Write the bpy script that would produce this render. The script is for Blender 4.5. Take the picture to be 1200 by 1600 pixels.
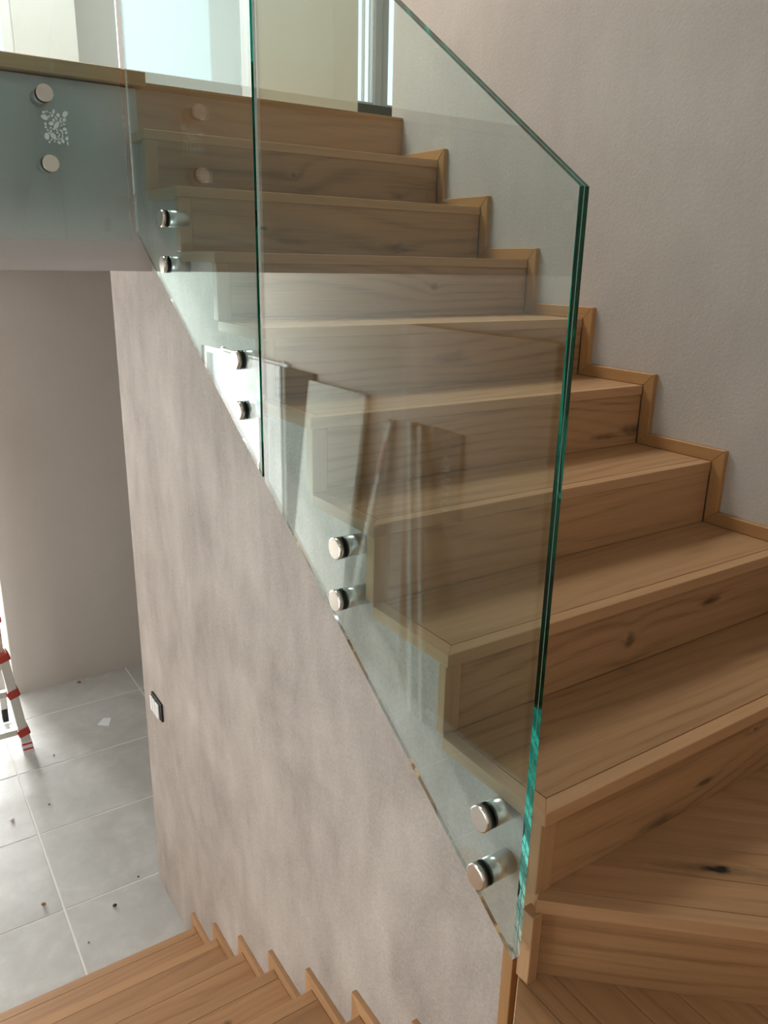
import bpy, bmesh, math, random
from mathutils import Vector, Matrix

random.seed(7)
for o in list(bpy.data.objects):
    bpy.data.objects.remove(o)
scene = bpy.context.scene
COL = scene.collection

# ------------------------------------------------------------------ camera
CAM = Vector((-0.8312, -0.7513, 0.8588))
YAW, PITCH, ROLL, FPX = 0.587458, -0.306846, 0.020581, 1233.93
cy, sy, cp, sp = math.cos(YAW), math.sin(YAW), math.cos(PITCH), math.sin(PITCH)
fwd = Vector((sy * cp, cy * cp, sp))
rgt0 = Vector((cy, -sy, 0))
up0 = rgt0.cross(fwd)
rgt = math.cos(ROLL) * rgt0 + math.sin(ROLL) * up0
upv = -math.sin(ROLL) * rgt0 + math.cos(ROLL) * up0
cd = bpy.data.cameras.new('camera')
cam = bpy.data.objects.new('camera', cd)
COL.objects.link(cam)
cam.matrix_world = Matrix(((rgt.x, upv.x, -fwd.x, CAM.x), (rgt.y, upv.y, -fwd.y, CAM.y),
                           (rgt.z, upv.z, -fwd.z, CAM.z), (0, 0, 0, 1)))
cd.sensor_fit = 'VERTICAL'
cd.sensor_height = 32.0
cd.lens = FPX / 1600.0 * 32.0
cd.clip_start = 0.05
scene.camera = cam

# ------------------------------------------------------------------ world, light, exposure
ZC = 3.95                               # upper ceiling
wd = bpy.data.worlds.new('overcast_sky')
scene.world = wd
wd.use_nodes = True
bg = wd.node_tree.nodes['Background']
bg.inputs[0].default_value = (0.80, 0.92, 1.0, 1)
bg.inputs[1].default_value = 1.6


def window_light(name, loc, target, sx, sz, watts, col=(1.0, 0.98, 0.95)):
    ld = bpy.data.lights.new(name, 'AREA')
    ld.shape = 'RECTANGLE'
    ld.size, ld.size_y = sx, sz
    ld.energy = watts
    ld.color = col
    lo = bpy.data.objects.new(name, ld)
    COL.objects.link(lo)
    lo.location = loc
    lo.rotation_euler = (Vector(target) - Vector(loc)).to_track_quat('-Z', 'Z').to_euler()
    return lo


# daylight of the garden and upper windows; stair, front and roof lamps are added (each lamp stands right outside its glazing)
window_light('daylight_garden_window', (-0.55, 9.66, -0.75), (-0.55, 0, -0.75), 2.7, 2.3, 1450)
window_light('daylight_upper_window', (-0.80, 4.62, 2.60), (-0.80, 0, 2.60), 1.7, 2.2, 13)
window_light('fill_light_stair', (-2.42, 0.85, -0.65), (5, 0.85, -0.65), 1.4, 1.9, 29)  # added fill from the left for the spine and back walls
window_light('fill_light_front', (-0.75, -1.93, 3.20), (-0.75, 5, 2.6), 1.9, 0.75, 7)  # added fill from behind the camera for fascia and risers
window_light('fill_light_roof', (-0.20, 3.15, ZC + 0.22), (-0.20, 3.15, 0), 1.9, 1.4, 160)  # added fill from above for treads and upper walls
scene.view_settings.view_transform = 'Standard'
scene.view_settings.look = 'None'
scene.view_settings.gamma = 1.0
scene.view_settings.use_curve_mapping = False
scene.view_settings.exposure = 0.08
scene.cycles.max_bounces = 96
scene.cycles.transmission_bounces = 128
scene.cycles.glossy_bounces = 128
scene.cycles.diffuse_bounces = 4

# ------------------------------------------------------------------ dimensions
H, G, W = 0.175, 0.2603, 1.119          # rise, going, width of the upper flight
ZF = -2.06                              # lower floor
ZL = 1.40                               # landing
ZC = 3.95                               # upper ceiling
XW = 0.03                               # face of the spine wall
XL = -2.20                              # left wall
WEND = 2.47                             # far end of the spine wall
LH, LG = 0.170, 0.267                   # lower flight
LN0 = (1.924, -1.885)                   # first nosing of lower flight (y, z)

# ------------------------------------------------------------------ node helpers


class NT:
    def __init__(self, name):
        self.m = bpy.data.materials.new(name)
        self.m.use_nodes = True
        self.t = self.m.node_tree
        self.t.nodes.clear()
        self.out = self.t.nodes.new('ShaderNodeOutputMaterial')

    def n(self, typ, props=None, **ins):
        nd = self.t.nodes.new('ShaderNode' + typ)
        for k, v in (props or {}).items():
            setattr(nd, k, v)
        for k, v in ins.items():
            key = int(k[1:]) if k[0] == '_' else k.replace('__', ' ')
            s = nd.inputs[key]
            if hasattr(v, 'is_output'):
                self.t.links.new(v, s)
            else:
                s.default_value = v
        return nd

    def math(self, op, a, b=0.0, clamp=False):
        return self.n('Math', {'operation': op, 'use_clamp': clamp}, _0=a, _1=b).outputs[0]

    def ramp(self, fac, stops, interp='LINEAR'):
        nd = self.n('ValToRGB', None, Fac=fac)
        nd.color_ramp.interpolation = interp
        el = nd.color_ramp.elements
        while len(el) < len(stops):
            el.new(0.5)
        for e, (p, c) in zip(el, stops):
            e.position = p
            e.color = (*c, 1)
        return nd.outputs[0]

    def mix(self, fac, a, b, blend='MIX'):
        nd = self.n('Mix', {'data_type': 'RGBA', 'blend_type': blend})
        for i, v in ((0, fac), (6, a), (7, b)):
            if hasattr(v, 'is_output'):
                self.t.links.new(v, nd.inputs[i])
            else:
                nd.inputs[i].default_value = v if i == 0 or len(v) == 4 else (*v, 1)
        return nd.outputs[2]

    def noise(self, vec, scale, detail=3, rough=0.5, dist=0.0):
        return self.n('TexNoise', None, Vector=vec, Scale=scale, Detail=detail, Roughness=rough,
                      Distortion=dist).outputs[0]

    def mapping(self, vec, scale=(1, 1, 1), loc=(0, 0, 0)):
        return self.n('Mapping', None, Vector=vec, Scale=scale, Location=loc).outputs[0]

    def surf(self, sh):
        self.t.links.new(sh, self.out.inputs[0])
        return self.m

    def principled(self, color, rough=0.5, metal=0.0, spec=0.5, normal=None, **kw):
        nd = self.n('BsdfPrincipled')
        for k, v in (('Base Color', color), ('Roughness', rough), ('Metallic', metal), ('Specular IOR Level', spec),
                     ('Normal', normal)):
            if v is None:
                continue
            if hasattr(v, 'is_output'):
                self.t.links.new(v, nd.inputs[k])
            elif k == 'Base Color':
                nd.inputs[k].default_value = (*v, 1)
            else:
                nd.inputs[k].default_value = v
        return self.surf(nd.outputs[0])

    def bump(self, h, strength=0.2, dist=0.01):
        return self.n('Bump', None, Strength=strength, Distance=dist, Height=h).outputs[0]


def oak(name, light, dark, knots=(), seed=0.0, rough=0.42, contrast=1.0):
    """oiled knotty oak: grain along local X; knots = (u, v, ru, rv, strength) on the local face"""
    t = NT(name)
    tc = t.n('TexCoord').outputs['Object']
    rnd = t.n('ObjectInfo').outputs['Random']
    off = t.n('CombineXYZ', None, X=t.math('MULTIPLY', rnd, 37.0), Y=t.math('MULTIPLY', rnd, 91.0),
              Z=t.math('MULTIPLY', rnd, 53.0)).outputs[0]
    vec = t.n('VectorMath', {'operation': 'ADD'}, _0=tc, _1=off).outputs[0]
    vec = t.n('VectorMath', {'operation': 'ADD'}, _0=vec, _1=(seed, seed * 1.7, 0)).outputs[0]
    # broad colour drift
    broad = t.noise(t.mapping(vec, (0.9, 6, 6)), 1.0, 2, 0.5)
    # cathedral rings
    w1 = t.noise(t.mapping(vec, (0.8, 4.0, 4.0)), 1.0, 1, 0.4)
    sx = t.n('SeparateXYZ', None, Vector=vec)
    ph = t.math('ADD', t.math('MULTIPLY', sx.outputs[1], 170.0), t.math('MULTIPLY', w1, 55.0))
    ph = t.math('ADD', ph, t.math('MULTIPLY', sx.outputs[2], 170.0))
    # knots bend the rings
    kmask = None
    if knots:
        so = t.n('SeparateXYZ', None, Vector=tc)
        nd = t.noise(t.mapping(tc, (30, 60, 60)), 1.0, 3, 0.6)
        for (ku, kv, ru, rv, st) in knots:
            du = t.math('DIVIDE', t.math('SUBTRACT', so.outputs[0], ku), ru)
            dv = t.math('DIVIDE', t.math('SUBTRACT', so.outputs[1], kv), rv)
            d = t.math('SQRT', t.math('ADD', t.math('MULTIPLY', du, du), t.math('MULTIPLY', dv, dv)))
            bend = t.math('DIVIDE', 9.0, t.math('ADD', 1.0, t.math('MULTIPLY', d, 0.5)))
            ph = t.math('ADD', ph, bend)
            dd = t.math('ADD', d, t.math('MULTIPLY', t.math('SUBTRACT', nd, 0.5), 1.6))
            mk = t.math('MULTIPLY', t.math('SUBTRACT', 1.35, dd, True), st, True)
            kmask = mk if kmask is None else t.math('MAXIMUM', kmask, mk)
    rings = t.math('MULTIPLY', t.math('ADD', t.math('SINE', ph), 1.0), 0.5)
    rings = t.math('POWER', rings, 2.2)
    # fine pores / streaks
    fine = t.noise(t.mapping(vec, (5, 150, 150)), 1.0, 5, 0.7)
    streak = t.noise(t.mapping(vec, (1.5, 38, 38)), 1.0, 3, 0.55)
    f = t.math('ADD', t.math('MULTIPLY', rings, 0.13 * contrast), t.math('MULTIPLY', fine, 0.48))
    f = t.math('ADD', f, t.math('MULTIPLY', streak, 0.30 * contrast))
    f = t.math('ADD', f, t.math('MULTIPLY', broad, 0.38 * contrast))
    f = t.math('SUBTRACT', f, 0.27)
    col = t.ramp(f, [(0.16, light), (0.44, tuple(a * .72 + b * .28 for a, b in zip(light, dark))), (0.74, dark)])
    # scattered small knots
    vo = t.n('TexVoronoi', {'feature': 'F1'}, Vector=t.mapping(vec, (2.6, 7.5, 7.5)), Scale=1.0, Randomness=1.0)
    sel = t.math('GREATER_THAN', t.n('SeparateColor', None, Color=vo.outputs['Color']).outputs[0], 0.80)
    km = t.math('MULTIPLY', t.math('SUBTRACT', 1.0, t.math('MULTIPLY', vo.outputs['Distance'], 7.0), True), sel)
    km = t.math('MULTIPLY', km, 0.8)
    col = t.mix(km, col, tuple(c * 0.28 for c in dark))
    if kmask is not None:
        col = t.mix(kmask, col, (0.018, 0.012, 0.010))
    # board to board tone
    val = t.math('ADD', 0.90, t.math('MULTIPLY', rnd, 0.20))
    col = t.n('HueSaturation', None, Hue=0.5, Saturation=1.0, Value=val, Fac=1.0, Color=col).outputs[0]
    bmp = t.bump(f, 0.10, 0.002)
    return t.principled(col, t.math('ADD', rough, t.math('MULTIPLY', fine, 0.15)), 0.0, 0.35, bmp)


OAK_L, OAK_D = (0.50, 0.282, 0.138), (0.165, 0.072, 0.025)
M = {}
M['oak'] = oak('oak', OAK_L, OAK_D)
M['oak_edge'] = oak('oak_edge', (0.52, 0.298, 0.150), (0.26, 0.122, 0.046), contrast=0.8)
M['oak_skirt'] = oak('oak_skirting', (0.47, 0.25, 0.10), (0.28, 0.13, 0.045), contrast=0.7)


def plaster(name, a, b, bumpy=0.35, streak=1.0, zs=1.3, sv=(14, 14, 4)):
    t = NT(name)
    tc = t.n('TexCoord').outputs['Object']
    # object axes differ between walls: local x runs along the wall on prisms, so keep the strokes upright with z and y
    big = t.noise(t.mapping(tc, (1.5, 1.5, zs)), 1.4, 4, 0.55, 0.6)
    st = t.noise(t.mapping(tc, sv), 1.0, 5, 0.65, 0.3)
    fine = t.noise(t.mapping(tc, tuple(0.06 * q + 1 for q in sv)), 120, 4, 0.65)
    grit = t.noise(tc, 90, 4, 0.65)
    f = t.math('ADD', t.math('MULTIPLY', big, 0.50), t.math('MULTIPLY', st, 0.36 * streak))
    f = t.math('ADD', f, t.math('MULTIPLY', grit, 0.22))
    col = t.ramp(f, [(0.34, a), (0.74, b)])
    col = t.mix(t.math('MULTIPLY', t.math('SUBTRACT', fine, 0.42, True), 0.5), col, tuple(c * 0.70 for c in a))
    h = t.math('ADD', t.math('MULTIPLY', fine, 0.6), grit)
    h = t.math('ADD', h, t.math('MULTIPLY', st, 0.8))
    return t.principled(col, 0.85, 0.0, 0.12, t.bump(h, bumpy, 0.004))


M['plaster'] = plaster('limewash_plaster', (0.325, 0.272, 0.240), (0.65, 0.582, 0.525), sv=(8, 3.2, 8))
M['plaster_right'] = plaster('limewash_plaster_right', (0.50, 0.44, 0.395), (0.625, 0.565, 0.515), 0.28, 0.7)
M['plaster_smooth'] = plaster('smooth_plaster', (0.55, 0.505, 0.465), (0.61, 0.565, 0.525), 0.1, 0.4)
M['fascia'] = plaster('fascia_plaster', (0.55, 0.50, 0.475), (0.61, 0.56, 0.535), 0.08, 0.4)
M['paint_white'] = plaster('white_paint', (0.74, 0.74, 0.71), (0.80, 0.80, 0.77), 0.05, 0.6)
M['paint_cream'] = plaster('cream_paint', (0.70, 0.66, 0.54), (0.74, 0.70, 0.58), 0.05, 0.4)


def simple(name, col, rough=0.5, metal=0.0, spec=0.5, var=0.0, vs=40):
    t = NT(name)
    if var:
        tc = t.n('TexCoord').outputs['Object']
        c = t.mix(t.noise(tc, vs, 3, 0.6), tuple(x * (1 - var) for x in col), tuple(min(1, x * (1 + var)) for x in col))
    else:
        c = col
    return t.principled(c, rough, metal, spec)


def tile_mat():
    t = NT('grey_stone_tile')
    tc = t.n('TexCoord').outputs['Object']
    rnd = t.n('ObjectInfo').outputs['Random']
    off = t.n('CombineXYZ', None, X=t.math('MULTIPLY', rnd, 31.0), Y=t.math('MULTIPLY', rnd, 17.0), Z=0.0).outputs[0]
    v = t.n('VectorMath', {'operation': 'ADD'}, _0=tc, _1=off).outputs[0]
    a = t.noise(v, 3.2, 5, 0.6, 0.8)
    b = t.noise(v, 14, 5, 0.65, 0.4)
    f = t.math('ADD', t.math('MULTIPLY', a, 0.65), t.math('MULTIPLY', b, 0.35))
    c = t.ramp(f, [(0.30, (0.43, 0.438, 0.428)), (0.52, (0.51, 0.518, 0.507)), (0.72, (0.62, 0.627, 0.61))])
    return t.principled(c, t.math('ADD', 0.38, t.math('MULTIPLY', b, 0.2)), 0.0, 0.4, t.bump(b, 0.05, 0.002))


M['tile'] = tile_mat()
M['grout'] = simple('pale_grout', (0.80, 0.80, 0.78), 0.9, var=0.05)
M['steel'] = simple('brushed_steel', (0.74, 0.69, 0.64), 0.24, 1.0)
M['steel_body'] = simple('steel_spacer', (0.70, 0.70, 0.68), 0.35, 1.0)
M['rubber'] = simple('black_rubber', (0.012, 0.012, 0.012), 0.5)
M['white_lacquer'] = simple('white_lacquer', (0.74, 0.73, 0.74), 0.8, spec=0.1)
M['white_plastic'] = simple('white_plastic', (0.85, 0.85, 0.84), 0.4)
M['paper'] = simple('white_paper', (0.82, 0.86, 0.90), 0.9, spec=0.1, var=0.05, vs=20)
M['board'] = simple('primed_door_leaf', (0.66, 0.66, 0.62), 0.85, spec=0.1, var=0.03, vs=6)
M['alu'] = simple('aluminium', (0.66, 0.64, 0.61), 0.38, 0.85)
M['clip_red'] = simple('red_plastic', (0.42, 0.035, 0.02), 0.45)
M['label_red'] = simple('red_print', (0.55, 0.03, 0.05), 0.5)
M['foot_white'] = simple('white_sticker', (0.80, 0.74, 0.74), 0.5)
M['brown_door'] = oak('dark_brown_wood', (0.24, 0.155, 0.095), (0.12, 0.07, 0.04), contrast=0.6)
M['carton_dark'] = simple('dark_print', (0.030, 0.020, 0.012), 0.7)
M['carton_ink'] = simple('pale_print', (0.55, 0.50, 0.40), 0.7)
M['window_frame'] = simple('grey_window_frame', (0.30, 0.30, 0.28), 0.45)
M['cladding'] = simple('dark_grey_cladding', (0.06, 0.056, 0.052), 0.9, spec=0.1, var=0.1)
M['shade_grey'] = simple('painted_shade_grey', (0.20, 0.215, 0.205), 0.95, spec=0.05, var=0.06, vs=5)  # shade put into the colour: left wall near the door reads dimmer
M['window_white'] = simple('white_window_frame', (0.80, 0.80, 0.80), 0.4)
M['sill'] = simple('dark_stone_sill', (0.06, 0.055, 0.05), 0.4, var=0.2)
M['glue'] = simple('white_adhesive', (0.62, 0.70, 0.67), 0.6)
M['vial'] = simple('red_vial', (0.50, 0.07, 0.03), 0.25)
M['crumb_brown'] = simple('clay_crumb', (0.30, 0.15, 0.08), 0.9)
M['crumb_dark'] = simple('dark_crumb', (0.02, 0.018, 0.016), 0.7)
M['crumb_white'] = simple('pale_crumb', (0.75, 0.70, 0.66), 0.9)
M['carcass_core'] = simple('raw_concrete', (0.20, 0.19, 0.18), 0.95, var=0.1)  # concrete grey for the stair carcasses


def glass_mat(name, tint, ior=1.52):
    t = NT(name)
    geo = t.n('NewGeometry')
    i = t.n('Mix', {'data_type': 'FLOAT'}, _0=geo.outputs['Backfacing'], _2=ior, _3=1.0 / ior).outputs[0]
    fr = t.n('Fresnel', None, IOR=i).outputs[0]
    tr = t.n('BsdfTransparent', None, Color=(*tint, 1)).outputs[0]
    gl = t.n('BsdfGlossy', None, Color=(0.95, 0.97, 0.96, 1), Roughness=0.0).outputs[0]
    return t.surf(t.n('MixShader', None, _0=fr, _1=tr, _2=gl).outputs[0])


M['pane'] = glass_mat('window_pane', (0.96, 0.98, 0.98))


def solid_glass():
    t = NT('laminated_safety_glass')
    g = t.n('BsdfGlass', None, Color=(1, 1, 1, 1), Roughness=0.0, IOR=1.5).outputs[0]
    v = t.n('VolumeAbsorption', None, Color=(0.10, 0.885, 0.85, 1), Density=9.0).outputs[0]
    t.t.links.new(v, t.out.inputs[1])
    return t.surf(g)


M['glass'] = solid_glass()
M['interlayer'] = simple('clear_interlayer', (0.30, 0.46, 0.42), 0.3)

# ------------------------------------------------------------------ geometry helpers
WORLD = {}


def link(o, parent=None, Mw=None):
    COL.objects.link(o)
    Mw = Mw or Matrix()
    WORLD[o.name] = Mw
    if parent is not None:
        o.parent = parent
        o.matrix_basis = WORLD[parent.name].inverted() @ Mw
    else:
        o.matrix_basis = Mw
    return o


def tag(o, label=None, cat=None, group=None, kind=None):
    if label:
        o['label'] = label
    if cat:
        o['category'] = cat
    if group:
        o['group'] = group
    if kind:
        o['kind'] = kind
    return o


def empty(name, loc, label=None, cat=None, group=None):
    o = bpy.data.objects.new(name, None)
    o.empty_display_size = 0.1
    link(o, None, Matrix.Translation(loc))
    return tag(o, label, cat, group)


def struct(o):
    o['kind'] = 'structure'
    return o


def mesh_from_bm(name, bm, mats, parent, Mw, smooth=False):
    bmesh.ops.recalc_face_normals(bm, faces=bm.faces[:])
    me = bpy.data.meshes.new(name)
    bm.to_mesh(me)
    bm.free()
    for m in (mats if isinstance(mats, (list, tuple)) else [mats]):
        me.materials.append(M[m] if isinstance(m, str) else m)
    if smooth:
        for p in me.polygons:
            p.use_smooth = True
    o = bpy.data.objects.new(name, me)
    return link(o, parent, Mw)


def frame(origin, U, V):
    U = Vector(U).normalized()
    V = Vector(V)
    V = (V - U * V.dot(U)).normalized()
    N = U.cross(V)
    o = Vector(origin)
    return Matrix(((U.x, V.x, N.x, o.x), (U.y, V.y, N.y, o.y), (U.z, V.z, N.z, o.z), (0, 0, 0, 1)))


def prism(name, pts3, thick, mat, parent=None, U=None, bevel=0.0012, normal=None):
    """solid from a planar world-space polygon, extruded by thick along normal; local X follows U"""
    P = [Vector(p) for p in pts3]
    nrm = Vector(normal).normalized() if normal else (P[1] - P[0]).cross(P[2] - P[0]).normalized()
    U = Vector(U).normalized() if U else (P[1] - P[0]).normalized()
    V = nrm.cross(U)
    c = sum(P, Vector()) / len(P)
    Mw = frame(c, U, V)
    Mi = Mw.inverted()
    L = [Mi @ p for p in P]
    bm = bmesh.new()
    a = [bm.verts.new((p.x, p.y, 0)) for p in L]
    b = [bm.verts.new((p.x, p.y, thick)) for p in L]
    bm.faces.new(a)
    bm.faces.new(b)
    for i in range(len(P)):
        j = (i + 1) % len(P)
        bm.faces.new((a[i], a[j], b[j], b[i]))
    if bevel:
        bmesh.ops.recalc_face_normals(bm, faces=bm.faces[:])
        bmesh.ops.bevel(bm, geom=bm.edges[:], offset=bevel, segments=1, affect='EDGES')
    return mesh_from_bm(name, bm, mat, parent, Mw)


def box(name, lo, hi, mat, parent=None, U='x', bevel=0.0012):
    """axis-aligned box; the grain axis becomes local X"""
    lo, hi = Vector(lo), Vector(hi)
    c = (lo + hi) / 2
    d = (hi - lo) / 2
    ax = {'x': ((1, 0, 0), (0, 1, 0)), 'y': ((0, 1, 0), (0, 0, 1)), 'z': ((0, 0, 1), (1, 0, 0)),
          'xz': ((1, 0, 0), (0, 0, 1))}[U]
    Mw = frame(c, *ax)
    R = Mw.to_3x3()
    ld = Vector([abs(sum(R[i][k] * d[i] for i in range(3))) for k in range(3)])
    bm = bmesh.new()
    bmesh.ops.create_cube(bm, size=2.0)
    for v in bm.verts:
        v.co = Vector((v.co.x * ld.x, v.co.y * ld.y, v.co.z * ld.z))
    if bevel:
        bmesh.ops.bevel(bm, geom=bm.edges[:], offset=min(bevel, min(ld) * .6), segments=1, affect='EDGES')
    return mesh_from_bm(name, bm, mat, parent, Mw)


def bar(name, p0, p1, w, t, mat, parent=None, side=(0, 1, 0), bevel=0.002):
    """rectangular bar from p0 to p1, w along side"""
    p0, p1 = Vector(p0), Vector(p1)
    Mw = frame((p0 + p1) / 2, p1 - p0, side)
    L = (p1 - p0).length / 2
    bm = bmesh.new()
    bmesh.ops.create_cube(bm, size=2.0)
    for v in bm.verts:
        v.co = Vector((v.co.x * L, v.co.y * w / 2, v.co.z * t / 2))
    if bevel:
        bmesh.ops.bevel(bm, geom=bm.edges[:], offset=bevel, segments=1, affect='EDGES')
    return mesh_from_bm(name, bm, mat, parent, Mw)


def lathe(name, prof, mat, parent, origin, axis, seg=40, smooth_ang=True):
    """solid of revolution; prof = (distance along axis, radius)"""
    ax = Vector(axis).normalized()
    s = Vector((0, 0, 1)) if abs(ax.z) < .9 else Vector((1, 0, 0))
    Mw = frame(origin, ax, s)
    bm = bmesh.new()
    rings = []
    for (x, r) in prof:
        if r < 1e-6:
            rings.append([bm.verts.new((x, 0, 0))])
        else:
            rings.append([bm.verts.new((x, r * math.cos(2 * math.pi * i / seg), r * math.sin(2 * math.pi * i / seg)))
                          for i in range(seg)])
    for A, B in zip(rings, rings[1:]):
        for i in range(seg):
            j = (i + 1) % seg
            q = []
            for v in (A[i % len(A)], A[j % len(A)], B[j % len(B)], B[i % len(B)]):
                if v not in q:
                    q.append(v)
            if len(q) > 2:
                bm.faces.new(q)
    for R in (rings[0], rings[-1]):
        if len(R) > 1:
            bm.faces.new(R)
    o = mesh_from_bm(name, bm, mat, parent, Mw)
    for p in o.data.polygons:
        if abs(p.normal.x) < 0.6:
            p.use_smooth = True
    return o


def text_obj(name, body, size, mat, parent, Mw, depth=0.001):
    cu = bpy.data.curves.new(name, 'FONT')
    cu.body = body
    cu.size = size
    cu.extrude = depth
    cu.align_x = 'CENTER'
    cu.align_y = 'CENTER'
    tmp = bpy.data.objects.new('tmp', cu)
    COL.objects.link(tmp)
    bpy.context.view_layer.update()
    dg = bpy.context.evaluated_depsgraph_get()
    me = bpy.data.meshes.new_from_object(tmp.evaluated_get(dg))
    bpy.data.objects.remove(tmp)
    me.materials.clear()
    me.materials.append(M[mat])
    o = bpy.data.objects.new(name, me)
    return link(o, parent, Mw)


# ================================================================== THE SETTING
# lower floor: grout bed with stone tiles
floor = struct(box('floor', (XL, -1.75, ZF - 0.10), (1.30, 9.60, ZF - 0.0015), 'grout', None, bevel=0))
tag(floor, 'pale grey stone tile floor of the lower hall', None)
TW, TH, GR = 0.90, 0.598, 0.009
tile_cache = {}
for ix in range(-3, 3):
    for iy in range(-8, 12):
        x0, x1 = -0.408 + ix * TW, -0.408 + (ix + 1) * TW
        y0, y1 = 2.512 + iy * TH, 2.512 + (iy + 1) * TH
        x0, x1 = max(x0, XL + 0.002), min(x1, 1.298)
        y0, y1 = max(y0, 1.96 if x1 > -1.2 else -1.74), min(y1, 9.58)
        if x1 - x0 < .03 or y1 - y0 < .03:
            continue
        key = (round(x1 - x0, 3), round(y1 - y0, 3))
        if key not in tile_cache:
            o = box('tile', (x0 + GR / 2, y0 + GR / 2, ZF - 0.02), (x1 - GR / 2, y1 - GR / 2, ZF), 'tile', floor,
                    bevel=0.0015)
            tile_cache[key] = o
        else:
            src = tile_cache[key]
            o = bpy.data.objects.new('tile', src.data)
            link(o, floor, Matrix.Translation(((x0 + x1) / 2, (y0 + y1) / 2, ZF - 0.01)))

# right wall beside the stairs, ends shortly beyond the top riser
wr = struct(box('wall_right', (W + 0.0, -1.75, ZF - 0.1), (W + 0.18, 2.165, ZC), 'plaster_right', None, bevel=0))
tag(wr, 'rough beige limewashed wall rising beside the oak stairs')
struct(box('wall_right_lower', (1.30, 2.165, ZF - 0.1), (1.45, 9.7, 0.813), 'plaster_smooth', None, bevel=0))
# spine wall between the two flights: zigzag top under the upper treads
zz = []
zz.append((0.056, ZF))
zz.append((0.056, -0.03))
for k in range(9, 1, -1):
    yk, zk = (9 - k) * G, (9 - k) * H
    y0 = max(0.056, yk + 0.03)
    zz.append((y0, zk - 0.028))
    zz.append(((10 - k) * G + 0.03, zk - 0.028))
zz.append((2.11, ZL - 0.04))
zz.append((WEND, ZL - 0.04))
zz.append((WEND, ZF))
clean = []
for q in zz:
    if not clean or (Vector(q) - Vector(clean[-1])).length > 1e-4:
        clean.append(q)
ws = struct(prism('wall_middle', [(XW, y, z) for (y, z) in clean], 0.22, 'plaster', None, U=(0, 1, 0), bevel=0,
                  normal=(1, 0, 0)))
tag(ws, 'beige limewashed spine wall under the glass balustrade')
# landing slab with its fascia
sl = struct(box('ceiling_lower', (XL, 1.965, 0.813), (XW, 9.7, ZL - 0.045), 'fascia', None, bevel=0))
struct(box('ceiling_lower_side', (0.26, 2.30, 0.813), (1.45, 9.7, ZL - 0.045), 'fascia', None, bevel=0))
struct(box('ceiling_lower_hall', (XW, WEND, 0.813), (0.26, 9.7, ZL - 0.045), 'fascia', None, bevel=0))
tag(sl, 'plastered fascia and underside of the upper landing')
struct(box('floor_upper', (XL, 2.114, ZL - 0.045), (3.4, 7.6, ZL), 'oak', None, bevel=0))
struct(box('floor_upper_edge', (XL, 2.02, ZL - 0.045), (0.004, 2.114, ZL), 'oak', None, bevel=0))
e = box('trim_1', (XL, 1.935, ZL - 0.040), (0.055, 2.0195, ZL + 0.001), 'oak_edge', None, bevel=0.002)
struct(e)
tag(e, 'oak edging board along the upper landing')
# lower room
wb = struct(box('wall_back', (-0.262, 4.672, ZF - 0.02), (1.30, 4.83, 0.813), 'plaster_smooth', None, bevel=0.004))
tag(wb, 'smooth beige wall standing behind the spine wall in the lower hall')
wl = struct(box('wall_left', (XL - 0.15, 1.60, ZF - 0.1), (XL, 6.52, ZC), 'plaster_smooth', None, bevel=0))
struct(box('wall_left_end', (XL - 0.15, 7.08, ZF - 0.1), (XL, 9.7, 0.813), 'shade_grey', None, bevel=0))  # wall darkened by colour to look less lit in the glass
struct(box('wall_left_lintel', (XL - 0.15, 6.52, 0.02), (XL, 7.08, 0.813), 'shade_grey', None, bevel=0))  # same painted dimness over the side light
# added stair window, out of view, to brighten the spine and back walls
WS = (0.10, 1.58, -1.65, 0.35)
struct(box('wall_left_stair_low', (XL - 0.15, -1.75, ZF - 0.1), (XL, 1.60, WS[2]), 'plaster_smooth', None, bevel=0))
struct(box('wall_left_stair_high', (XL - 0.15, -1.75, WS[3]), (XL, 1.60, ZC), 'plaster_smooth', None, bevel=0))
struct(box('wall_left_stair_side', (XL - 0.15, WS[1], WS[2]), (XL, 1.60, WS[3]), 'plaster_smooth', None, bevel=0))
struct(box('wall_left_stair_corner', (XL - 0.15, -1.75, WS[2]), (XL, WS[0], WS[3]), 'plaster_smooth', None, bevel=0))
FW = (-1.75, 0.25, 2.80, 3.62)       # opening for an added, unseen window that lights fascia and risers
struct(box('wall_front', (XL - 0.15, -1.90, ZF - 0.1), (W + 0.18, -1.75, FW[2]), 'plaster_smooth', None, bevel=0))
struct(box('wall_front_head', (XL - 0.15, -1.90, FW[3]), (W + 0.18, -1.75, ZC), 'plaster_smooth', None, bevel=0))
struct(box('wall_front_side', (XL - 0.15, -1.90, FW[2]), (FW[0], -1.75, FW[3]), 'plaster_smooth', None, bevel=0))
struct(box('wall_front_corner', (FW[1], -1.90, FW[2]), (W + 0.18, -1.75, FW[3]), 'plaster_smooth', None, bevel=0))
RX0, RX1, RY0, RY1 = -1.15, 0.75, 2.45, 3.85      # opening for an added, unseen rooflight over the landing
for nm, lo, hi in (('ceiling', (XL - 0.15, -1.90), (3.5, RY0)), ('ceiling_back', (XL - 0.15, RY1), (3.5, 7.6)),
                   ('ceiling_side', (XL - 0.15, RY0), (RX0, RY1)), ('ceiling_corridor', (RX1, RY0), (3.5, RY1))):
    struct(box(nm, (*lo, ZC), (*hi, ZC + 0.15), 'paint_white', None, bevel=0))
rwn = empty('added_window_6', ((RX0 + RX1) / 2, (RY0 + RY1) / 2, ZC + .1))
struct(rwn)
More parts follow.
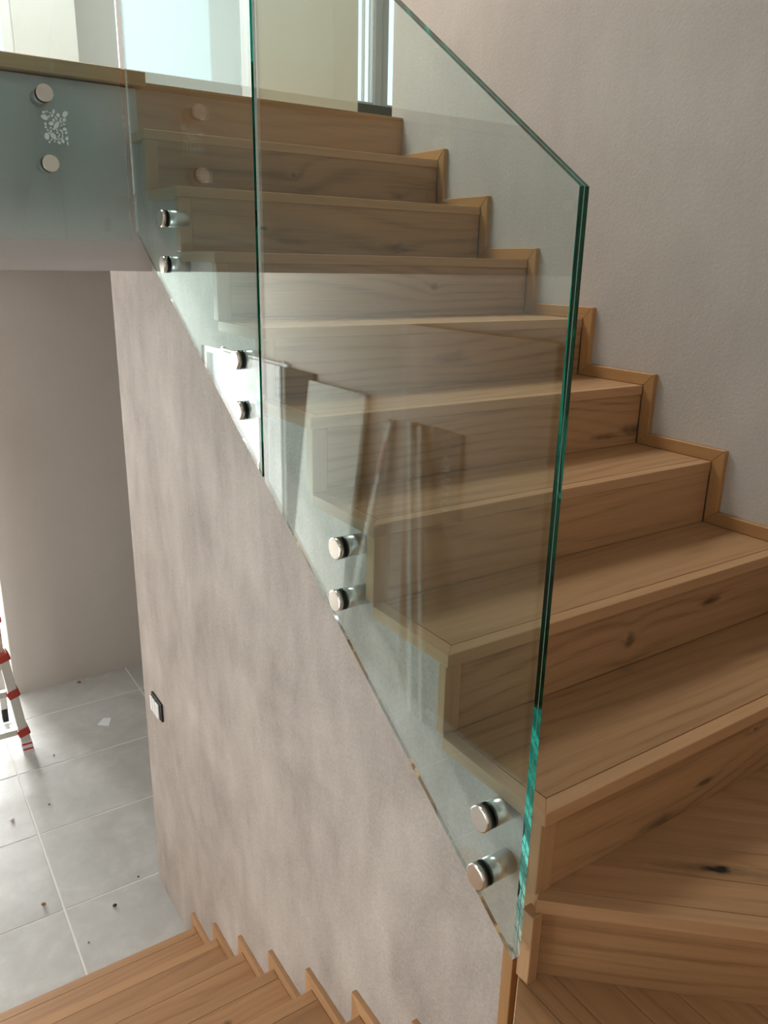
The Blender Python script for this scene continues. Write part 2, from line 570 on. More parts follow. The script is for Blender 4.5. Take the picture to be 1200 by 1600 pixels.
for lo, hi in (((RX0, RY0), (RX1, RY0 + .06)), ((RX0, RY1 - .06), (RX1, RY1)), ((RX0, RY0 + .06), (RX0 + .06, RY1 - .06)),
               ((RX1 - .06, RY0 + .06), (RX1, RY1 - .06))):
    box('frame_bar', (*lo, ZC + .09), (*hi, ZC + .15), 'window_white', rwn)
box('pane', (RX0 + .06, RY0 + .06, ZC + .115), (RX1 - .06, RY1 - .06, ZC + .121), 'pane', rwn, bevel=0)
# garden window wall at the back of the lower hall
struct(box('wall_back_garden', (0.85, 9.50, ZF - 0.1), (1.45, 9.65, 0.813), 'plaster_smooth', None, bevel=0))
struct(box('wall_back_garden_side', (XL, 9.50, ZF - 0.1), (-1.95, 9.65, 0.813), 'plaster_smooth', None, bevel=0))
struct(box('wall_back_garden_top', (-1.95, 9.50, 0.42), (0.85, 9.65, 0.813), 'plaster_smooth', None, bevel=0))


def window(name, axis, at, a0, a1, z0, z1, divs, mat, fw=0.06, depth=0.07, label=None):
    """framed window: axis 'y' stands in the plane y=at spanning x; axis 'x' in x=at spanning y"""
    def bx(nm, u0, u1, w0, w1, d, m, par, bev=0.002):
        if axis == 'y':
            return box(nm, (u0, at - d / 2, w0), (u1, at + d / 2, w1), m, par, bevel=bev)
        return box(nm, (at - d / 2, u0, w0), (at + d / 2, u1, w1), m, par, bevel=bev)
    root = empty(name, (((a0 + a1) / 2, at, z0) if axis == 'y' else (at, (a0 + a1) / 2, z0)))
    struct(root)
    if label:
        root['label'] = label
    bx('bottom_rail', a0, a1, z0, z0 + fw, depth, mat, root)
    bx('top_rail', a0, a1, z1 - fw, z1, depth, mat, root)
    xs = [a0] + [a0 + (a1 - a0) * d for d in divs] + [a1]
    for i, x in enumerate(xs):
        w = fw
        lo = x if i == 0 else (x - w if i == len(xs) - 1 else x - w / 2)
        bx('stile', lo, lo + w, z0 + fw, z1 - fw, depth, mat, root)
    for xa, xb in zip(xs, xs[1:]):
        bx('pane', xa + fw / 2, xb - fw / 2, z0 + fw, z1 - fw, 0.006, 'pane', root, 0)
    return root


window('window_1', 'y', 9.56, -1.95, 0.85, ZF, 0.42, (0.33, 0.66), 'window_white',
       label='wide white framed garden window behind the lower hall')
window('window_2', 'x', XL - 0.06, 6.52, 7.08, ZF, 0.02, (), 'window_white', label='tall white side light beside the entrance door')
window('added_window_3', 'x', XL - 0.07, WS[0], WS[1], WS[2], WS[3], (0.5,), 'window_white', label='added unseen stair window in the left wall')
window('added_window_7', 'y', -1.82, FW[0], FW[1], FW[2], FW[3], (0.5,), 'window_white', label='added unseen window in the wall behind the winder steps')
# upper floor: back walls, partition, windows
uw = struct(box('wall_upper_back', (0.135, 4.40, ZL), (0.467, 4.55, ZC), 'paint_white', None, bevel=0))
struct(box('wall_upper_far', (0.40, 5.20, ZL), (2.40, 5.35, ZC), 'paint_white', None, bevel=0))
struct(box('baseboard_upper_far', (0.47, 5.18, ZL), (2.40, 5.20, ZL + 0.10), 'paint_white', None))
struct(box('wall_upper_side', (0.40, 4.55, ZL), (0.467, 5.20, ZC), 'paint_white', None, bevel=0))
struct(box('wall_upper_top', (XL, 4.40, 3.68), (0.135, 4.55, ZC), 'paint_white', None, bevel=0))
struct(box('wall_upper_left', (XL, 4.40, ZL), (-1.65, 4.55, 3.68), 'paint_white', None, bevel=0))
pc = struct(box('wall_upper_partition', (1.066, 3.30, ZL), (1.652, 3.42, ZC), 'paint_cream', None, bevel=0.002))
tag(pc, 'cream painted partition at the top of the stairs')
struct(box('trim_2', (1.035, 3.295, ZL), (1.066, 3.425, ZC), 'white_lacquer', None))
window('window_4', 'y', 4.46, -1.65, 0.135, ZL, 3.68, (0.5,), 'window_white', 0.05, label='bright white framed window on the upper landing')
# window in the corridor to the right of the partition
struct(box('wall_upper_corridor', (1.50, 4.20, ZL), (3.40, 4.35, 1.80), 'paint_white', None, bevel=0))
struct(box('wall_upper_corridor_head', (1.50, 4.20, 3.60), (3.40, 4.35, ZC), 'paint_white', None, bevel=0))
struct(box('wall_upper_corridor_end', (3.40, 2.16, ZL - 0.05), (3.50, 4.35, ZC), 'paint_white', None, bevel=0))
struct(box('wall_upper_corridor_near', (W + 0.18, 1.99, ZL - 0.3), (3.50, 2.14, ZC), 'paint_white', None, bevel=0))
struct(box('trim_3', (1.50, 4.12, 1.785), (3.40, 4.24, 1.842), 'sill', None))
rw = empty('window_5', (2.40, 4.24, 1.842))
struct(rw)
rw['label'] = 'grey framed corridor window beside the cream partition'
box('bottom_rail', (1.60, 4.22, 1.842), (3.30, 4.28, 1.875), 'window_frame', rw)
box('stile', (2.335, 4.20, 1.845), (2.385, 4.28, 3.60), 'window_frame', rw, 'z')
box('stile', (2.390, 4.21, 1.845), (2.442, 4.28, 3.60), 'window_frame', rw, 'z')
box('glazing_bead', (2.262, 4.235, 1.875), (2.274, 4.26, 3.60), 'window_white', rw, 'z')
box('glazing_bead', (2.322, 4.225, 1.875), (2.335, 4.27, 3.60), 'window_white', rw, 'z')
box('pane', (1.60, 4.243, 1.875), (2.335, 4.249, 3.60), 'pane', rw, bevel=0)
box('pane', (2.442, 4.243, 1.875), (3.30, 4.249, 3.60), 'pane', rw, bevel=0)
box('stile', (1.55, 4.22, 1.842), (1.60, 4.28, 3.60), 'window_frame', rw, 'z')
box('stile', (3.30, 4.22, 1.842), (3.36, 4.28, 3.60), 'window_frame', rw, 'z')

# ================================================================== UPPER FLIGHT
st = empty('staircase', (W / 2, 1.0, ZF), 'oak clad upper stair flight climbing beside the rough beige wall', 'staircase')
SK = 0.018       # skirting thickness
NT_, NW = 0.027, 0.030   # nosing thickness and width
KN = {  # placed knots on risers, in local (u = x - centre, v = z - centre)
    6: [(1.06, 0.508, .018, .010, 1.0), (1.09, 0.395, .07, .016, .6), (0.96, 0.385, .05, .010, .45)],
    3: [(0.263, 0.948, .016, .007, .8), (0.745, 0.905, .05, .014, .55), (0.36, .915, .05, .01, .4)],
    4: [(0.718, 0.787, .014, .011, .6)],
    8: [(0.799, 0.094, .035, .010, .75), (0.517, 0.065, .014, .020, .6)],
    2: [(0.50, 1.13, .012, .008, .6), (.93, 1.09, .02, .01, .5)],
    9: [(.46, -.125, .03, .007, .7), (.62, -.055, .010, .005, .8), (.33, -.165, .05, .012, .55)],
    5: [(.60, .60, .06, .02, .4)],
}
for k in range(9, 0, -1):
    yk, zk = (9 - k) * G, (9 - k) * H
    zlow = zk - H
    # riser board, flush under the edging on the upper steps, slightly set back on the lowest two
    ov = 0.012 if k >= 8 else 0.003
    mat = 'oak'
    xa, xb = 0.042, (W - SK if k > 1 else W)
    za, zb = zlow, zk - (NT_ if k > 1 else 0.0)
    if k in KN:
        cx, cz = (xa + xb) / 2, (za + zb) / 2
        mat = oak('oak_riser', OAK_L, OAK_D, [(u - cx, v - cz, a, b, s) for (u, v, a, b, s) in KN[k]], seed=k * 3.1,
                  contrast=1.15)
    r = box('riser', (xa, yk + ov, za), (xb, yk + 0.030, zb), mat, st, 'xz', 0.0008)
    box('corner_trim', (0.004, yk + ov - 0.002, za), (0.0412, yk + 0.031, zb - 0.001), 'oak_edge', r, 'z')
    if k == 1:
        continue
    yb = (10 - k) * G + (0.012 if k - 1 >= 8 else 0.003)
    # tread: field board, mitred front and side edging
    t = box('tread', (NW + .0012, yk + NW + .0012, zk - NT_), (W - SK, yb, zk), 'oak', st, 'x', 0.0008)
    prism('front_edging', [(0, yk, zk - NT_), (W - SK, yk, zk - NT_), (W - SK, yk + NW, zk - NT_), (NW, yk + NW, zk - NT_)],
          NT_, 'oak_edge', t, U=(1, 0, 0), bevel=0.0012, normal=(0, 0, 1))
    prism('side_edging', [(0, yk, zk - NT_), (NW, yk + NW, zk - NT_), (NW, yb + 0.019, zk - NT_), (0, yb - 0.006, zk - NT_)],
          NT_, 'oak_edge', t, U=(0, 1, 0), bevel=0.0012, normal=(0, 0, 1))
    # stepped skirting on the right wall
    s = 0.036
    yp = yk + G
    xs = W - SK
    if k > 1:
        end = (yp - s) if k > 2 else yp
        prism('skirting', [(xs, yk - s, zk + s), (xs, yk, zk), (xs, yp, zk), (xs, end, zk + s)], SK, 'oak_skirt', st,
              U=(0, 1, 0), bevel=0.0015, normal=(1, 0, 0))
        prism('skirting', [(xs, yk - s, zk + s), (xs, yk - s, zlow + s), (xs, yk, zlow), (xs, yk, zk)], SK, 'oak_skirt', st,
              U=(0, 0, 1), bevel=0.0015, normal=(1, 0, 0))
# carcass below the treads
zz = [(0.034, -0.20)]
for k in range(9, 1, -1):
    yk, zk = (9 - k) * G, (9 - k) * H
    zz += [(yk + 0.031, zk - H + .001), (yk + 0.031, zk - 0.029), (yk + G + 0.031, zk - 0.029)]
zz += [(8 * G + .031, ZL - 0.06), (8 * G + .20, ZL - 0.06), (8 * G + .20, ZL - 0.45)]
cl = []
for q in zz:
    if not cl or (Vector(q) - Vector(cl[-1])).length > 1e-3:
        cl.append(q)
prism('carcass', [(0.26, y, z) for (y, z) in cl], W - 0.27, 'carcass_core', st, U=(0, 1, 0), bevel=0, normal=(1, 0, 0))

# ---- winders at the foot of the flight
PV = Vector((0.0, 0.0))


def wpt(ang, r):
    a = math.radians(ang)
    return (math.cos(a) * r, math.sin(a) * r)


WZ1, WZ2 = -H, -2 * H
A1 = -42.0
d1 = Vector((math.cos(math.radians(A1)), math.sin(math.radians(A1)), 0))
n1 = Vector((-d1.y, d1.x, 0))      # points up the stair
# first winder: planks parallel to its nosing, cut by the riser line y = 0.03 and the wall
out1 = (W - SK)


def strip_poly(o0, o1, d, n, region):
    """clip convex region polygon (2D) to o0 <= n.p <= o1"""
    def clip(poly, nv, c):
        res = []
        for i in range(len(poly)):
            a, b = Vector(poly[i]), Vector(poly[(i + 1) % len(poly)])
            da, db = a.dot(nv) - c, b.dot(nv) - c
            if da >= 0:
                res.append(a)
            if da * db < 0:
                res.append(a + (b - a) * (da / (da - db)))
        return res
    n2 = Vector((n.x, n.y))
    p = clip(region, n2, o0)
    if len(p) > 2:
        p = clip(p, -n2, -o1)
    q = []
    for a in p:
        if not q or (a - q[-1]).length > 1e-4:
            q.append(a)
    return q


rad = out1 / math.cos(math.radians(A1))
reg1 = [(-0.002, 0.0), (d1.x * rad, d1.y * rad), (out1, 0.022), (0.03, 0.022)]
knot_mat = oak('oak_black_knot', OAK_L, OAK_D, (), 2.0)
offs = [0.0, 0.030, 0.105, 0.185, 0.275, 0.37, 0.48, 0.60, 0.9]
w1 = None
for i, (a, b) in enumerate(zip(offs, offs[1:])):
    poly = strip_poly(a, b - 0.001, d1, n1, reg1)
    if len(poly) < 3:
        continue
    m = 'oak_edge' if i == 0 else 'oak'
    if i == 2:
        c = sum(poly, Vector((0, 0))) / len(poly)
        kp = Vector((0.325, -0.119)) - c
        ku, kv = kp.x * d1.x + kp.y * d1.y, kp.x * n1.x + kp.y * n1.y
        m = oak('oak_black_knot', OAK_L, OAK_D, [(ku, kv, 0.030, 0.0075, 1.0), (ku + .012, kv + .007, .014, .006, 1.0),
                                                 (ku + .02, kv, .16, .012, .35)], 2.0)
    o = prism('winder_plank', [(q.x, q.y, WZ1 - NT_) for q in poly], NT_, m, st, U=d1, bevel=0.0008, normal=(0, 0, 1))
# riser under the first winder
ro = 0.012
p0 = Vector((0.005, 0.0, 0)) + n1 * ro
prism('winder_riser', [(p0.x, p0.y, WZ2), (p0.x + d1.x * (rad - .03), p0.y + d1.y * (rad - .03), WZ2),
                       (p0.x + d1.x * (rad - .03), p0.y + d1.y * (rad - .03), WZ1 - NT_), (p0.x, p0.y, WZ1 - NT_)],
      0.02, 'oak', st, U=d1, bevel=0.0008, normal=n1)
box('corner_trim', (-0.012, -0.006, WZ2), (0.010, 0.024, WZ1 - NT_ - 0.001), 'oak_edge', st, 'z')
# second winder: planks running towards the camera
dd = Vector((-0.094, -0.086)).normalized()
reg2 = [(0.011, 0.038), (0.05, 0.050), (d1.x * rad + .03, d1.y * rad + .03), (out1, -1.70), (-1.13, -1.70),
        (0.011 + dd.x * 1.55, 0.038 + dd.y * 1.55)]
xo = [-1.13, -1.0, -0.86, -0.72, -0.58, -0.45, -0.33, -0.22, -0.115, -0.012, 0.044, 0.12, 0.20, 0.29, 0.38, 0.48, 0.59, 0.71, 0.84, 0.98, 1.12]
for i, (a, b) in enumerate(zip(xo, xo[1:])):
    poly = strip_poly(a, b - 0.001, None, Vector((1, 0, 0)), reg2)
    if len(poly) >= 3:
        prism('winder_plank', [(q.x, q.y, WZ2 - NT_) for q in poly], NT_, 'oak', st, U=(0, -1, 0), bevel=0.0008,
              normal=(0, 0, 1))
ndd = Vector((dd.y, -dd.x, 0)) * -1
if ndd.x < 0:
    ndd = -ndd
ra = Vector((0.011 + ndd.x * .012, 0.030 + ndd.y * .012, 0))
rb = ra + Vector((dd.x, dd.y, 0)) * 1.50
prism('winder_riser', [(ra.x, ra.y, WZ2 - H), (rb.x, rb.y, WZ2 - H), (rb.x, rb.y, WZ2 - NT_), (ra.x, ra.y, WZ2 - NT_)],
      0.02, 'oak', st, U=(dd.x, dd.y, 0), bevel=.0008, normal=ndd)
prism('winder_plank', [(-0.04, -0.20, WZ2 - H - NT_), (-1.14, -0.20, WZ2 - H - NT_), (-1.14, -1.00, WZ2 - H - NT_), (-0.10, -0.062, WZ2 - H - NT_)],
      NT_, 'oak', st, U=(1, 0, 0), bevel=.0008, normal=(0, 0, 1))
# wood cladding on the near end of the spine wall
box('wall_end_cladding', (0.0302, 0.030, -0.90), (0.25, 0.0555, -0.032), 'oak_skirt', st, 'z')
box('side_cladding', (0.016, 0.010, WZ2), (0.0300, 0.052, -NT_ - .001), 'oak_edge', st, 'z')
box('wall_end_trim', (0.012, 0.0565, -0.86), (0.0295, 0.084, WZ2 - 0.002), 'oak_skirt', st, 'z')

# ================================================================== LOWER FLIGHT
lf = empty('staircase', (-0.5, 1.0, ZF), 'oak lower stair flight descending to the grey tile floor', 'staircase')
XA, XB = -1.15, XW - 0.015
for i in range(8):
    yn, zn = LN0[0] - LG * i, LN0[1] + LH * i
    yb = yn - LG - 0.010 if i < 7 else -0.20
    lo_n = 0.040
    km = 'oak'
    if i in (2, 3):
        c = ((XA + XB) / 2, (yn - lo_n + yb) / 2)
        pts = [(-.21, .92 + .20, .02, .02, .7), (-.19, 1.02, .014, .012, .6)] if i == 3 else [(-.47, 1.30, .03, .02, .7)]
        km = oak('oak_tread_knots', OAK_L, OAK_D, [(u - c[0], v - c[1], a, b, s) for (u, v, a, b, s) in pts], seed=i * 5.0)
    t = box('tread', (XA, yb, zn - NT_), (XB, yn - lo_n - .0012, zn), km, lf, 'x', 0.0008)
    box('front_edging', (XA, yn - lo_n, zn - NT_), (XB, yn, zn), 'oak_edge', t, 'x', 0.0016)
    zb = zn - LH if i else ZF
    box('riser', (XA, yn - 0.032, zb), (XB, yn - 0.012, zn - NT_), 'oak', lf, 'xz', 0.0008)
    s = 0.040
    yp = yn - LG
    if i < 7:
        prism('skirting', [(XB, yn + s, zn + s), (XB, yn, zn), (XB, yp, zn), (XB, yp + s, zn + s)], 0.0148, 'oak_edge', lf,
              U=(0, 1, 0), bevel=0.001, normal=(1, 0, 0))
        if i:
            prism('skirting', [(XB, yn + s, zn + s), (XB, yn + s, zb + s), (XB, yn, zb), (XB, yn, zn)], 0.0148, 'oak_edge',
                  lf, U=(0, 0, 1), bevel=0.001, normal=(1, 0, 0))
        else:
            prism('skirting', [(XB, yn + s, zn + s), (XB, yn + s, zb + .002), (XB, yn, zb + .002), (XB, yn, zn)], 0.0148,
                  'oak_edge', lf, U=(0, 0, 1), bevel=0.001, normal=(1, 0, 0))
zz = [(LN0[0] - 0.033, ZF)]
for i in range(8):
    yn, zn = LN0[0] - LG * i, LN0[1] + LH * i
    zz += [(yn - 0.033, zn - NT_ - .001), ((yn - LG - 0.033) if i < 7 else -0.19, zn - NT_ - .001)]
zz += [(-0.19, ZF)]
prism('carcass', [(XA + .01, y, z) for (y, z) in zz], XB - XA - .02, 'carcass_core', lf, U=(0, 1, 0), bevel=0, normal=(1, 0, 0))

# ================================================================== GLASS BALUSTRADE
GX0, GX1 = -0.046, -0.0285


def inset(poly, d):
    """inset a convex 2D polygon (any orientation)"""
    n = len(poly)
    c = sum((Vector(p) for p in poly), Vector((0, 0))) / n
    lines = []
    for i in range(n):
        a, b = Vector(poly[i]), Vector(poly[(i + 1) % n])
        t = (b - a).normalized()
        nn = Vector((-t.y, t.x))
        if (c - a).dot(nn) < 0:
            nn = -nn
        lines.append((a + nn * d, t))
    res = []
    for i in range(n):
        p, t = lines[i - 1]
        q, s = lines[i]
        den = t.x * s.y - t.y * s.x
        k = ((q.x - p.x) * s.y - (q.y - p.y) * s.x) / den
        res.append(p + t * k)
    return res


def glass_panel(label, poly, to3, normal, thick):
    """poly in panel 2D, to3 maps 2D to world on the outer face; normal points through the glass"""
    cx = sum(p[0] for p in poly) / len(poly)
    cz = min(p[1] for p in poly)
    nv = Vector(normal)
    root = empty('glass_panel', to3(cx, cz), label, 'glass panel', 'glass balustrade panels')
    prism('pane', [to3(*p) for p in poly], thick, 'glass', root, bevel=0, normal=normal)
    # the film between the two sheets shows as a pale line on the polished edges
    g = 0.0012
    bm = bmesh.new()
    out = inset(poly, -0.0003)
    R = [[bm.verts.new(Vector(to3(*p)) + nv * d) for p in pl] for d in (thick / 2 - g / 2, thick / 2 + g / 2)
         for pl in (out, inset(poly, -0.0001))]
    n = len(poly)
    for i in range(n):
        j = (i + 1) % n
        bm.faces.new((R[0][i], R[0][j], R[2][j], R[2][i]))
        bm.faces.new((R[1][i], R[1][j], R[3][j], R[3][i]))
        bm.faces.new((R[0][i], R[0][j], R[1][j], R[1][i]))
        bm.faces.new((R[2][i], R[2][j], R[3][j], R[3][i]))
    mesh_from_bm('interlayer', bm, 'interlayer', root, Matrix())
    return root


def standoff(parent, c, axis, thick, gap):
    """c on the outer glass face, axis points through the glass to the wall"""
    ax = Vector(axis)
    c = Vector(c)
    b = lathe('standoff', [(thick + .0025, 0), (thick + .0025, .0225), (thick + gap, .0225), (thick + gap, 0)],
              'steel_body', parent, c, ax)
    lathe('cap', [(-.0145, 0), (-.0145, .0215), (-.0135, .0235), (-.0045, .0238), (-.0045, 0)], 'steel', b, c, ax)
    lathe('gasket', [(-.0045, 0), (-.0045, .0232), (0, .0232), (0, 0)], 'rubber', b, c, ax)
    lathe('gasket', [(thick, 0), (thick, .0232), (thick + .0025, .0232), (thick + .0025, 0)], 'rubber', b, c, ax)
    return b


TK = GX1 - GX0
SB, STP = 0.655, 0.690


def side3(y, z):
    return (GX0, y, z)


p1 = glass_panel('large clear glass panel with green edge beside the lower treads',
                 [(0.003, -0.281), (0.956, -0.281 + SB * .953), (0.956, 0.954 + STP * .953), (0.003, 0.954)],
                 side3, (1, 0, 0), TK)
for (y, z) in ((0.095, -0.049), (0.095, -0.171), (0.592, 0.286), (0.592, 0.168)):
    standoff(p1, (GX0, y, z), (1, 0, 0), TK, XW - GX1)
p2 = glass_panel('clear glass panel between the large glass panel and the landing glass',
                 [(0.968, -0.281 + SB * .965), (1.853, 0.930), (1.853, 0.954 + STP * 1.85), (0.968, 0.954 + STP * .965)],
                 side3, (1, 0, 0), TK)
for (y, z) in ((1.082, 0.622), (1.074, 0.498), (1.574, 0.963), (1.582, 0.839)):
    standoff(p2, (GX0, y, z), (1, 0, 0), TK, XW - GX1)
LY = 1.875
p3 = glass_panel('clear glass panel in front of the landing fascia with a glue patch',
                 [(XL + 0.05, 0.904), (-0.052, 0.904), (-0.052, 2.40), (XL + 0.05, 2.40)],
                 lambda x, z: (x, LY, z), (0, 1, 0), TK)
for (x, z) in ((-0.274, 1.296), (-0.276, 1.112), (-1.25, 1.296), (-1.25, 1.112), (-2.0, 1.296), (-2.0, 1.112)):
    standoff(p3, (x, LY, z), (0, 1, 0), TK, 1.965 - LY - TK)
# leftover adhesive: irregular blobs pressed on the landing glass
rg = random.Random(5)
bm = bmesh.new()
blobs = []
tries = 0
while len(blobs) < 46 and tries < 4000:
    tries += 1
    r = rg.choice((.0042, .0052, .0065, .0085, .003))
    x, z = rg.uniform(-.030, .030), rg.uniform(-.041, .041)
    if all((x - a) ** 2 + (z - b) ** 2 > (r + c) ** 2 * 0.95 for a, b, c in blobs):
        blobs.append((x, z, r))
for x, z, r in blobs:
    seg = 10
    ph = rg.uniform(0, 6.28)
    el = rg.uniform(.75, 1.2)
    rot = rg.uniform(0, 3.14)
    ring = []
    for i in range(seg):
        a = 2 * math.pi * i / seg
        rr = r * (1 + .16 * math.sin(2 * a + ph) + .08 * rg.uniform(-1, 1))
        u, v = rr * math.cos(a) * el, rr * math.sin(a) / el
        ring.append((u * math.cos(rot) - v * math.sin(rot), u * math.sin(rot) + v * math.cos(rot)))
    a = [bm.verts.new((x + u, 0, z + v)) for u, v in ring]
    b = [bm.verts.new((x + u * .8, -.0012, z + v * .8)) for u, v in ring]
    bm.faces.new(b)
    bm.faces.new(a)
    for i in range(seg):
        j = (i + 1) % seg
        bm.faces.new((a[i], a[j], b[j], b[i]))
gl = mesh_from_bm('glue_patch', bm, 'glue', p3, Matrix.Translation((-0.2495, LY - .0001, 1.211)))
gl['kind'] = 'stuff'
gl['label'] = 'speckled white adhesive residue'

# ================================================================== THINGS
# wall socket on the spine wall
so = empty('wall_socket', (XW, 2.265, -1.04), 'uncovered wall socket with white inserts on the spine wall', 'socket')
box('back_box', (XW - 0.010, 2.200, -1.030), (XW - .0002, 2.332, -0.946), 'rubber', so)
for y0, y1 in ((2.222, 2.260), (2.267, 2.294), (2.301, 2.331)):
    box('insert', (XW - 0.017, y0, -1.029), (XW - 0.0102, y1, -0.957), 'white_plastic', so, bevel=.002)

# upper switch plate, on the far white wall near the joint of the panels
sw = empty('light_switch', (1.86, 5.18, 2.03), 'small white switch plate on the upper floor wall', 'switch')
box('plate', (1.815, 5.188, 2.04), (1.905, 5.1998, 2.17), 'white_plastic', sw)
box('rocker', (1.835, 5.182, 2.07), (1.885, 5.1878, 2.14), 'window_frame', sw)

# ladder by the edge of the smooth wall
ld = empty('folding_ladder', (-0.57, 4.1, ZF), 'aluminium folding ladder with red clips beside the smooth beige wall', 'ladder')
FB = [Vector((-0.312, 3.918, ZF + .012)), Vector((-0.387, 3.880, -1.35))]
XM = -0.605


def mirx(v):
    return Vector((2 * XM - v.x, v.y, v.z))


TOPF, TOPR = Vector((-0.375, 4.03, -0.30)), Vector((-0.375, 4.17, -0.30))
RB = Vector((-0.374, 4.355, ZF + .012))
for mr in (lambda v: v, mirx):
    lg = bar('stile', mr(FB[0] + (FB[1] - FB[0]) * .13), mr(FB[1]), 0.050, 0.070, 'alu', ld, (1, 0, 0))
    ft = bar('foot', mr(FB[0]), mr(FB[0] + (FB[1] - FB[0]) * .13), 0.062, 0.080, 'foot_white', lg, (1, 0, 0), 0.004)
    dirv = (FB[1] - FB[0]).normalized()
    for q in (.038, .075):
        c = FB[0] + dirv * (q)
        bar('print', mr(c + Vector((-.028, -.0415, 0))), mr(c + Vector((.028, -.0415, 0))), 0.011, 0.003, 'label_red', lg,
            (0, 0, 1), 0)
    bar('stile', mr(FB[1] + Vector((-.012, .01, -.10))), mr(TOPF), 0.040, 0.060, 'alu', ld, (1, 0, 0))
    rl = bar('stile', mr(RB + Vector((0, -.01, .10))), mr(TOPR), 0.040, 0.060, 'alu', ld, (1, 0, 0))
    bar('foot', mr(RB), mr(RB + Vector((0, -.01, .10))), 0.036, 0.062, 'rubber', rl, (1, 0, 0), .004)
    lathe('hinge', [(-.02, 0), (-.02, .085), (.02, .085), (.02, 0)], 'rubber', ld,
          mr(Vector((-0.375, 4.10, -0.29))), (1, 0, 0), 24)
for f in (0.225, 0.62, 0.98):
    c = FB[0] + (FB[1] - FB[0]) * f
    c2 = mirx(c)
    rgq = bar('rung', c2, c, 0.040, 0.038, 'alu', ld, (0, 1, 0), 0.004)
    for e in (c, c2):
        bar('clip', e + Vector((-.032, -.004, -.010)), e + Vector((.032, -.004, .010)), 0.082, 0.050, 'clip_red', rgq,
            (0, 1, 0), 0.006)
for f in (.2, .42, .64, .86):
    a = FB[1] + (TOPF - FB[1]) * f
    rgq = bar('rung', mirx(a), a, 0.03, 0.03, 'alu', ld, (0, 1, 0), 0.004)
    for e in (a, mirx(a)):
        bar('clip', e + Vector((-.02, -.004, 0)), e + Vector((.02, -.004, 0)), 0.066, 0.034, 'clip_red', rgq, (0, 1, 0), .006)
for f in (.1, .28, .46, .64, .82):
    a = RB + (TOPR - RB) * f
    bar('rung', mirx(a), a, 0.03, 0.03, 'alu', ld, (0, 1, 0), 0.004)

# scrap of paper and crumbs of debris on the tile floor
pp = prism('paper_scrap', [(0.119, 4.000, ZF + .0006), (0.179, 3.946, ZF + .0006), (0.219, 4.036, ZF + .0006),
                           (0.176, 4.062, ZF + .0006)], 0.0012, 'paper', None, bevel=0, normal=(0, 0, 1))
tag(pp, 'white paper scrap lying on the grey tiles', 'paper')


def crumb(name, x, y, r, mat, label, flat=0.6, seed=0):
    rg = random.Random(seed)
    bm = bmesh.new()
    bmesh.ops.create_icosphere(bm, subdivisions=1, radius=r)
    for v in bm.verts:
        v.co *= rg.uniform(.75, 1.15)
        v.co.z *= flat
    mz = min(v.co.z for v in bm.verts)
    o = mesh_from_bm(name, bm, mat, None, Matrix.Translation((x, y, ZF - mz)))
    return tag(o, label, 'debris', 'debris on the tiles')


crumb('debris_chip', -0.506, 3.302, 0.013, 'crumb_white', 'pale chip lying on the floor tile nearest the ladder', seed=1)
crumb('debris_chip', -0.485, 2.590, 0.012, 'crumb_brown', 'brown clay chip lying beside a tile joint', seed=2)
crumb('debris_chip', -0.205, 2.410, 0.011, 'crumb_dark', 'black round crumb on the tile in front of the lower stairs', seed=3)
crumb('debris_chip', -0.310, 3.336, 0.006, 'crumb_dark', 'tiny dark splinter on the middle tile', .4, 4)
crumb('debris_chip', -0.055, 2.535, 0.005, 'crumb_dark', 'tiny dark speck by the tile joint near the spine wall', .5, 5)
crumb('debris_chip', -0.19, 3.80, 0.006, 'crumb_dark', 'tiny dark speck beside the ladder foot shadow', .5, 6)
crumb('debris_chip', 0.15, 4.62, 0.014, 'crumb_brown', 'reddish chip at the foot of the smooth beige wall', .5, 8)
crumb('debris_chip', 0.21, 4.635, 0.010, 'crumb_white', 'pale plaster chip at the foot of the smooth wall', .5, 9)
crumb('debris_chip', -0.36, 2.26, 0.006, 'crumb_brown', 'small brown speck close to the lowest stair edge', .5, 7)

# --- along the left wall of the lower hall (mirrored in the glass)
d1o = empty('door_1', (XL, 5.83, ZF))
struct(d1o)
d1o['label'] = 'white entrance door with papers and a long pull handle'
box('door_frame', (XL - .01, 5.16, ZF), (XL + .022, 5.20, 0.06), 'white_lacquer', d1o, 'z')
box('door_frame', (XL - .01, 6.46, ZF), (XL + .022, 6.50, 0.06), 'window_frame', d1o, 'z')
box('door_frame', (XL - .01, 5.10, 0.022), (XL + .03, 6.50, 0.045), 'white_lacquer', d1o, 'y')
box('shade_grey', (XL + .001, 5.66, 0.062), (XL + .02, 6.51, 0.81), 'shade_grey', d1o, 'y')  # added panel whose grey paints the wall above the door dimmer
box('side_panel', (XL + .001, 4.66, ZF + .003), (XL + .02, 5.155, 0.02), 'cladding', d1o, 'z')
lf1 = box('leaf', (XL + .001, 5.20, ZF + .006), (XL + .045, 6.46, 0.02), 'white_lacquer', d1o, 'z')
for (z0, z1, y0, y1) in ((-.44, -.27, 5.55, 6.15), (-.86, -.61, 5.56, 6.15), (-1.40, -1.05, 5.56, 6.1)):
    box('taped_sheet', (XL + .0455, y0, z0), (XL + .047, y1, z1), 'paper', lf1, 'y', 0)
hd = bar('handle', (XL + .11, 5.49, -1.55), (XL + .11, 5.49, -0.45), 0.03, 0.03, 'steel_body', lf1, (0, 1, 0), .004)
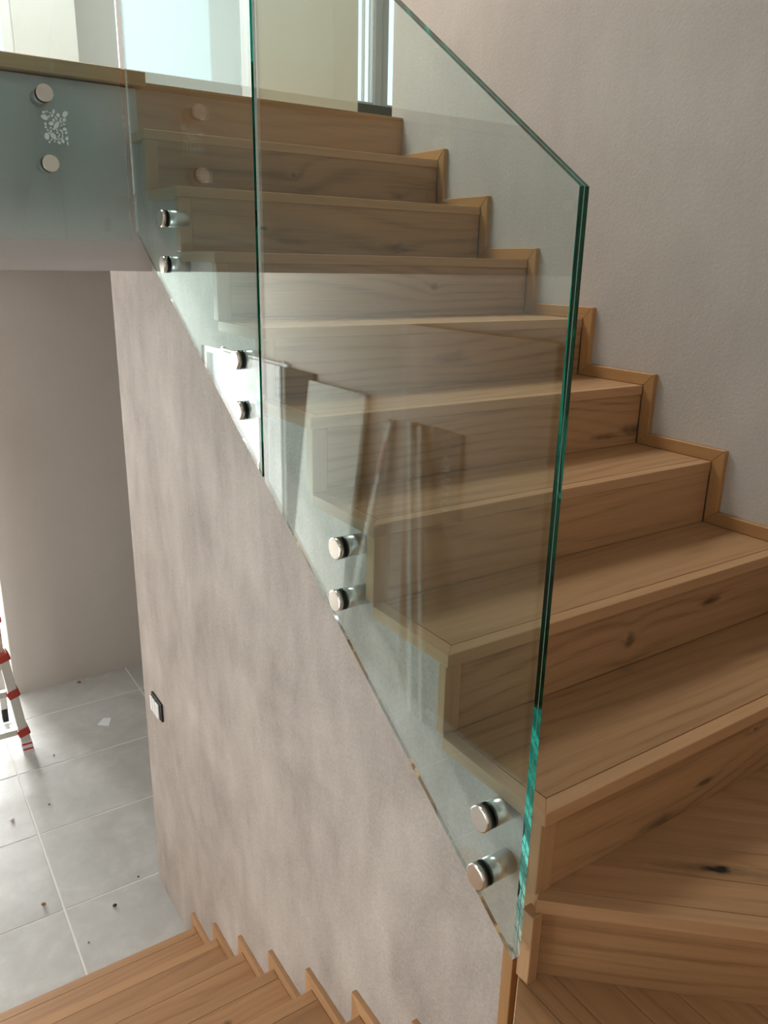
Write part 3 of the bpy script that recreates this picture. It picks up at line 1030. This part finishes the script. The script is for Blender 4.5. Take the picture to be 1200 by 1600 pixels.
# leaning door leaf
lb = empty('door_blank', (XL + .12, 4.30, ZF), 'white door blank leaning against the left wall of the lower hall', 'door panel')
prism('leaf', [(XL + .15, 4.04, ZF + .002), (XL + .15, 4.87, ZF + .002), (XL + .003, 4.705, -0.03), (XL + .003, 3.875, -0.03)],
      0.035, 'board', lb, U=(0, 1, 0), bevel=.002, normal=(1, 0, .074))
for z in (-.98, -1.12):
    lathe('bolt_hole', [(0, 0), (0, .012), (.003, .012), (.003, 0)], 'rubber', lb, (XL + .112 - (z + 1.05) * .07, 4.80, z), (1, 0, 0), 16)
# spirit level
sv = empty('spirit_level', (XL + .10, 4.04, ZF), 'aluminium spirit level with red vial leaning on the left wall', 'spirit level')
q0, q1 = Vector((XL + .13, 4.05, ZF + .003)), Vector((XL + .015, 3.595, -0.17))
lv = bar('body', q0, q1, 0.055, 0.022, 'board', sv, (0, 1, 0), .003)
dq = (q1 - q0).normalized()
bar('vial', q1 - dq * .38 + Vector((.010, 0, 0)), q1 - dq * .14 + Vector((.010, 0, 0)), 0.022, 0.012, 'vial', sv, (0, 1, 0), .004)
bar('end_cap', q1, q1 + dq * .012, 0.057, 0.024, 'window_frame', sv, (0, 1, 0), .002)
# trim profiles
for i, (y0, y1, w, lab) in enumerate(((3.06, 3.325, .045, 'pale trim profile leaning nearest the spirit level'),
                                      (2.93, 3.215, .035, 'pale trim profile leaning farther from the spirit level'))):
    o = bar('trim_profile', (XL + .16, y0, ZF + .002), (XL + .045, y1, -0.12), w, 0.02, 'board', None, (0, 1, 0), .002)
    tag(o, lab, 'profile', 'trim profiles')
# dark brown door
d2 = empty('door_2', (XL, 2.75, ZF))
struct(d2)
d2['label'] = 'dark brown wooden door in the left wall'
box('leaf', (XL + .001, 2.10, ZF + .004), (XL + .03, 3.40, 0.49), 'brown_door', d2, 'z')
# dark sign plate on the brown door
sg = box('sign_plate', (XL + .0302, 2.80, -0.645), (XL + .038, 3.085, -0.11), 'carton_dark', d2, 'z')
text_obj('lettering', 'OTEUG', 0.105, 'carton_ink', sg, frame((XL + .0384, 2.942, -0.44), (0, 0, 1), (0, -1, 0)), .0004)
bmr = bmesh.new()
A = [bmr.verts.new((0, .036 * math.cos(i * math.pi / 16), .036 * math.sin(i * math.pi / 16))) for i in range(32)]
B = [bmr.verts.new((0, .031 * math.cos(i * math.pi / 16), .031 * math.sin(i * math.pi / 16))) for i in range(32)]
for i in range(32):
    bmr.faces.new((A[i], A[(i + 1) % 32], B[(i + 1) % 32], B[i]))
mesh_from_bm('emblem', bmr, 'carton_ink', sg, Matrix.Translation((XL + .0386, 2.942, -0.175)))
